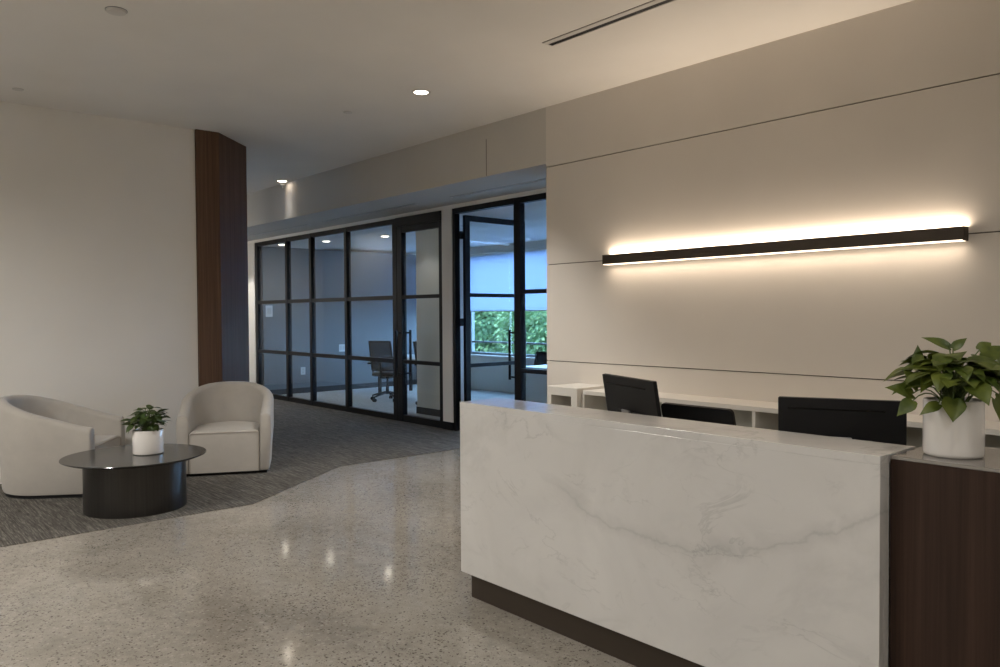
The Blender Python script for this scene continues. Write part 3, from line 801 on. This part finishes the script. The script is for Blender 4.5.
# big plant on the walnut counter; its local frame faces the lobby: x across, y away, z up
BP = (-0.978, 2.862, 1.0702)
t = thing('potted_pothos', 'large leafy green pothos in a white cylinder pot on the walnut counter', 'potted plant', BP, math.radians(49))
PR, PH = 0.0905, 0.187
pot(t, PR, PH)
lb = nb(); sb = nb()
rnd = random.Random(21)
# leaves seen at the rim of the plant: base, tip, length factor
out = [((-0.150, -0.02, 0.225), (-0.240, -0.05, 0.240), 0.060), ((-0.165, -0.05, 0.205), (-0.212, -0.07, 0.155), 0.050),
       ((-0.120, 0.00, 0.245), (-0.168, -0.01, 0.305), 0.062), ((-0.112, 0.02, 0.312), (-0.095, 0.03, 0.388), 0.042),
       ((-0.004, 0.02, 0.378), (-0.088, 0.03, 0.405), 0.040), ((0.002, 0.01, 0.375), (0.052, 0.00, 0.405), 0.032),
       ((0.085, 0.0, 0.370), (0.150, 0.02, 0.388), 0.040), ((0.118, -0.03, 0.205), (0.128, -0.05, 0.140), 0.030),
       ((0.138, -0.02, 0.222), (0.160, -0.04, 0.145), 0.045), ((-0.060, -0.10, 0.215), (-0.075, -0.135, 0.150), 0.075),
       ((-0.085, -0.06, 0.195), (-0.145, -0.08, 0.158), 0.040), ((0.15, 0.0, 0.30), (0.235, -0.02, 0.33), 0.07),
       ((0.16, -0.03, 0.27), (0.25, -0.05, 0.235), 0.065), ((0.13, 0.04, 0.34), (0.22, 0.05, 0.375), 0.06)]
for p, q, w_ in out:
    p, q = Vector(p)-Vector((0, 0, 0.018)), Vector(q)-Vector((0, 0, 0.018))
    dr = (q-p)
    side = Vector((0.2*rnd.uniform(-1, 1), -0.75, 0.65))
    leaf(lb, p, dr+Vector((0, 0, 0.25*dr.length)), side, dr.length*1.04, w_, 0.45)
    stem(sb, (p.x*0.25, p.y*0.25+0.0, PH-0.012), p, 0.06)
for k in range(92):
    a = 2*PI*(k*0.381966)+rnd.uniform(-.25, .25); e = rnd.uniform(0.12, 1.0)
    el = e*1.35
    R_ = rnd.uniform(0.085, 0.135)
    c = Vector((math.cos(a)*math.cos(el)*R_*1.10, math.sin(a)*math.cos(el)*R_*1.0, PH+0.030+math.sin(el)*R_*1.0))
    dirv = Vector((math.cos(a), math.sin(a), rnd.uniform(-0.25, 0.4)-0.15*(1-e)))
    ln = rnd.uniform(0.068, 0.104)
    leaf(lb, c, dirv, Vector((0, 0, 1))+Vector((math.cos(a), math.sin(a), 0))*0.5+Vector((rnd.uniform(-.35, .35), rnd.uniform(-.35, .35), 0)), ln, ln*rnd.uniform(0.66, 0.82), rnd.uniform(0.3, 0.9))
    stem(sb, (rnd.uniform(-.03, .03), rnd.uniform(-.03, .03), PH-0.012), c, 0.03)
obj('foliage', lb, M_pothos, t, smooth=True, angle=180)
obj('stems', sb, M_stem, t, smooth=True)

# small plant on the coffee table
t = thing('small_potted_plant', 'small bushy green plant in a white pot on the round coffee table', 'potted plant', (-6.72, 2.02, 0.4312), math.radians(70))
PR, PH = 0.118, 0.195
pot(t, PR, PH)
lb = nb(); sb = nb(); rnd = random.Random(5)
for k in range(90):
    a = 2*PI*(k*0.381966); e = rnd.uniform(0.0, 1.0); el = 0.1+e*1.25; R_ = rnd.uniform(0.07, 0.145)
    c = Vector((math.cos(a)*math.cos(el)*R_*0.82, math.sin(a)*math.cos(el)*R_*0.82, PH+0.02+math.sin(el)*R_*1.15))
    dirv = Vector((math.cos(a), math.sin(a), rnd.uniform(-0.3, 0.7)))
    ln = rnd.uniform(0.07, 0.105)
    leaf(lb, c, dirv, Vector((rnd.uniform(-.4, .4), rnd.uniform(-.4, .4), 1)), ln, ln*0.72, rnd.uniform(0.3, 1.1), heart=False)
    stem(sb, (rnd.uniform(-.04, .04), rnd.uniform(-.04, .04), PH-0.015), c, 0.02, 0.002)
obj('foliage', lb, M_smallleaf, t, smooth=True, angle=180)
obj('stems', sb, M_stem, t, smooth=True)

# ------------------------------------------------------------------ office furniture
def office_chair(label, x, y, rz, zs=1.0, solid=False):
    t = thing('office_chair', label, 'office chair', (x, y, 0.004), rz, group='black mesh office chairs in the glazed office')
    for k in range(5):
        a = 2*PI*k/5+0.3
        d = Vector((math.cos(a), math.sin(a), 0))
        b = nb(); tube(b, [d*0.03+Vector((0, 0, 0.15)), d*0.16+Vector((0, 0, 0.125)), d*0.31+Vector((0, 0, 0.085))], [0.022, 0.02, 0.013], 8); lg = obj('base_leg', b, M_chrome, t, smooth=True)
        b = nb(); c = d*0.31; s = Vector((-d.y, d.x, 0))
        for o in (-0.018, 0.018):
            tube(b, [c+s*(o-0.009)+Vector((0, 0, 0.031)), c+s*(o+0.009)+Vector((0, 0, 0.031))], 0.031, 14)
        tube(b, [c+Vector((0, 0, 0.03)), c+Vector((0, 0, 0.088))], 0.010, 6)
        obj('caster', b, M_blackplastic, lg)
    b = nb(); lathe(b, [(0.03, 0.12), (0.03, 0.28), (0.018, 0.281), (0.018, 0.42)], 16); obj('gas_lift', b, M_chrome, t, smooth=True)
    b = nb(); box(b, -0.10, 0.12, -0.09, 0.09, 0.405, 0.445); obj('mechanism', b, M_blackplastic, t, bevel=0.01)
    b = nb()
    n = 20; rg = []
    for zz, sc in ((0.446, 0.90), (0.46, 1.0), (0.50, 1.0), (0.515, 0.95), (0.522, 0.80)):
        rg.append([b.verts.new((0.03+math.copysign(abs(math.cos(2*PI*i/n))**0.5, math.cos(2*PI*i/n))*0.25*sc, math.copysign(abs(math.sin(2*PI*i/n))**0.5, math.sin(2*PI*i/n))*0.25*sc, zz)) for i in range(n)])
    for A, B in zip(rg, rg[1:]):
        for i in range(n): b.faces.new((A[i], A[(i+1) % n], B[(i+1) % n], B[i]))
    b.faces.new(rg[0][::-1]); b.faces.new(rg[-1]); obj('seat', b, M_blackplastic, t, smooth=True)
    # backrest: frame tube and mesh
    def bp(s_, h): # s_ across -1..1, h 0..1
        return Vector((-0.20-0.10*h+0.05*s_*s_*(1-.3*h), 0.225*s_*(1-0.05*h), 0.56+0.52*h))
    loop = [bp(-1+2*i/10, 0) for i in range(11)]+[bp(1, h/8) for h in range(1, 9)]+[bp(1-2*i/10, 1) for i in range(1, 11)]+[bp(-1, 1-h/8) for h in range(1, 9)]
    b = nb(); tube(b, loop, 0.014, 6); bf = obj('back_frame', b, M_blackplastic, t, smooth=True)
    b = nb(); grid = [[b.verts.new(bp(-1+2*i/10, j/8)) for i in range(11)] for j in range(9)]
    for j in range(8):
        for i in range(10): b.faces.new((grid[j][i], grid[j][i+1], grid[j+1][i+1], grid[j+1][i]))
    mo = obj('back_mesh', b, M_blackplastic if solid else M_mesh, bf, smooth=True)
    md = mo.modifiers.new('solid', 'SOLIDIFY'); md.thickness = 0.003
    b = nb(); tube(b, [(-0.05, 0, 0.42), (-0.22, 0, 0.44), (-0.235, 0, 0.58), (-0.255, 0, 0.78)], [0.03, 0.028, 0.024, 0.018], 8); obj('back_support', b, M_blackplastic, t, smooth=True)
    for sy in (-1, 1):
        b = nb(); tube(b, [(0.0, sy*0.18, 0.44), (0.0, sy*0.29, 0.47), (-0.01, sy*0.295, 0.66)], 0.015, 8)
        box(b, -0.13, 0.13, sy*0.295-0.04, sy*0.295+0.04, 0.66, 0.69); obj('armrest', b, M_blackplastic, t, bevel=0.006)
    t.scale = (1, 1, zs)
    return t
office_chair('black mesh office chair seen whole through the fourth bay of the glass wall', -12.02, 7.75, math.radians(118))
office_chair('black office chair half hidden behind the tall pull of the closed glass door', -11.02, 8.05, math.radians(100))
office_chair('black office chair behind the white table, seen through the sidelight', -9.93, 9.55, math.radians(-75), 0.80, True)

def meeting_table(label, x, y, lx, ly, rz=0, panel=False):
    t = thing('meeting_table', label, 'table', (x, y, 0.004), rz, group='white meeting tables in the glazed office')
    b = nb(); box(b, -lx/2, lx/2, -ly/2, ly/2, 0.705, 0.735); obj('tabletop', b, M_whitelam, t, bevel=0.004)
    if panel:
        b = nb(); box(b, -lx/2+0.02, lx/2-0.02, -ly/2+0.01, -ly/2+0.03, 0.03, 0.7045); obj('modesty_panel', b, M_whitelam, t)
    for sx in (-1, 1):
        for sy in (-1, 1):
            b = nb(); box(b, sx*(lx/2-0.08)-0.025, sx*(lx/2-0.08)+0.025, sy*(ly/2-0.08)-0.025, sy*(ly/2-0.08)+0.025, 0, 0.7045); obj('leg', b, M_black, t)
meeting_table('white table behind the office chairs near the slate wall', -12.45, 8.75, 1.8, 0.9)
meeting_table('white meeting table seen low through the sidelight behind the marble ledge', -8.40, 8.75, 1.2, 1.1, 0, True)

# ------------------------------------------------------------------ outdoors
b = nb(); box(b, -70, 30, YW+0.5, 90, -4.2, -4.0)
tag(obj('ground', b, M_asphalt), 'grey paved ground outside below the office windows', 'ground', kind='structure')
def tree(label, x, y, R, zc, seed):
    rn = random.Random(seed)
    t = thing('leafy_tree', label, 'tree', (x, y, -4.0), group='trees outside the office windows')
    b = nb(); tube(b, [(0, 0, 0), (0.05, 0.0, zc*0.5+2), (-0.05, 0.05, zc+4.0)], [0.22, 0.17, 0.06], 10); obj('trunk', b, M_bark, t, smooth=True)
    b = nb(); cz = zc+4.0
    blobs = [(Vector((rn.uniform(-.6, .6)*R, rn.uniform(-.6, .6)*R, cz+rn.uniform(-.55, .75)*R)), rn.uniform(.35, .6)*R) for _ in range(16)]
    for c, r_ in blobs:
        for _ in range(800):
            v = Vector((rn.gauss(0, 1), rn.gauss(0, 1), rn.gauss(0, 1))).normalized()
            p = c+v*r_*rn.uniform(.8, 1.05)
            d = (v+Vector((rn.uniform(-.7, .7), rn.uniform(-.7, .7), rn.uniform(-.9, .3)))).normalized()
            s_ = d.orthogonal().normalized()*0.07; l_ = d*0.19
            vv = [b.verts.new(p-l_*.5), b.verts.new(p+s_), b.verts.new(p+l_*.5), b.verts.new(p-s_)]
            b.faces.new(vv)
    obj('crown', b, M_treeleaf, t)
for i, (x, y, R, zc) in enumerate(((-22.3, 21.5, 1.8, -0.2), (-26.6, 22.0, 1.9, 0.8), (-18.0, 22.0, 1.6, -0.6), (-31.4, 22.5, 1.75, 0.6), (-13.5, 21, 1.7, 0.5), (-29.0, 31, 2.4, -0.2), (-23.5, 30.5, 2.4, 0.3), (-35.0, 30.5, 2.7, 0.3), (-40, 40, 3.2, 0.0), (-31.5, 41, 3.2, 0.3))):
    tree(['tall leafy tree in the middle of the view through the open glass door', 'leafy tree at the left of the view through the open glass door',
          'lower leafy tree hidden behind the feature wall from the desk side', 'leafy tree outside the leftmost office windows', 'leafy tree outside the windows behind the feature wall', 'distant tree behind the others outside the office', 'second row tree filling the gap beyond the sidelight', 'second row tree far to the left outside the windows', 'farthest tree at the left beyond the office windows', 'farthest tree in the gap between the nearer trees'][i], x, y, R, zc, 40+i)
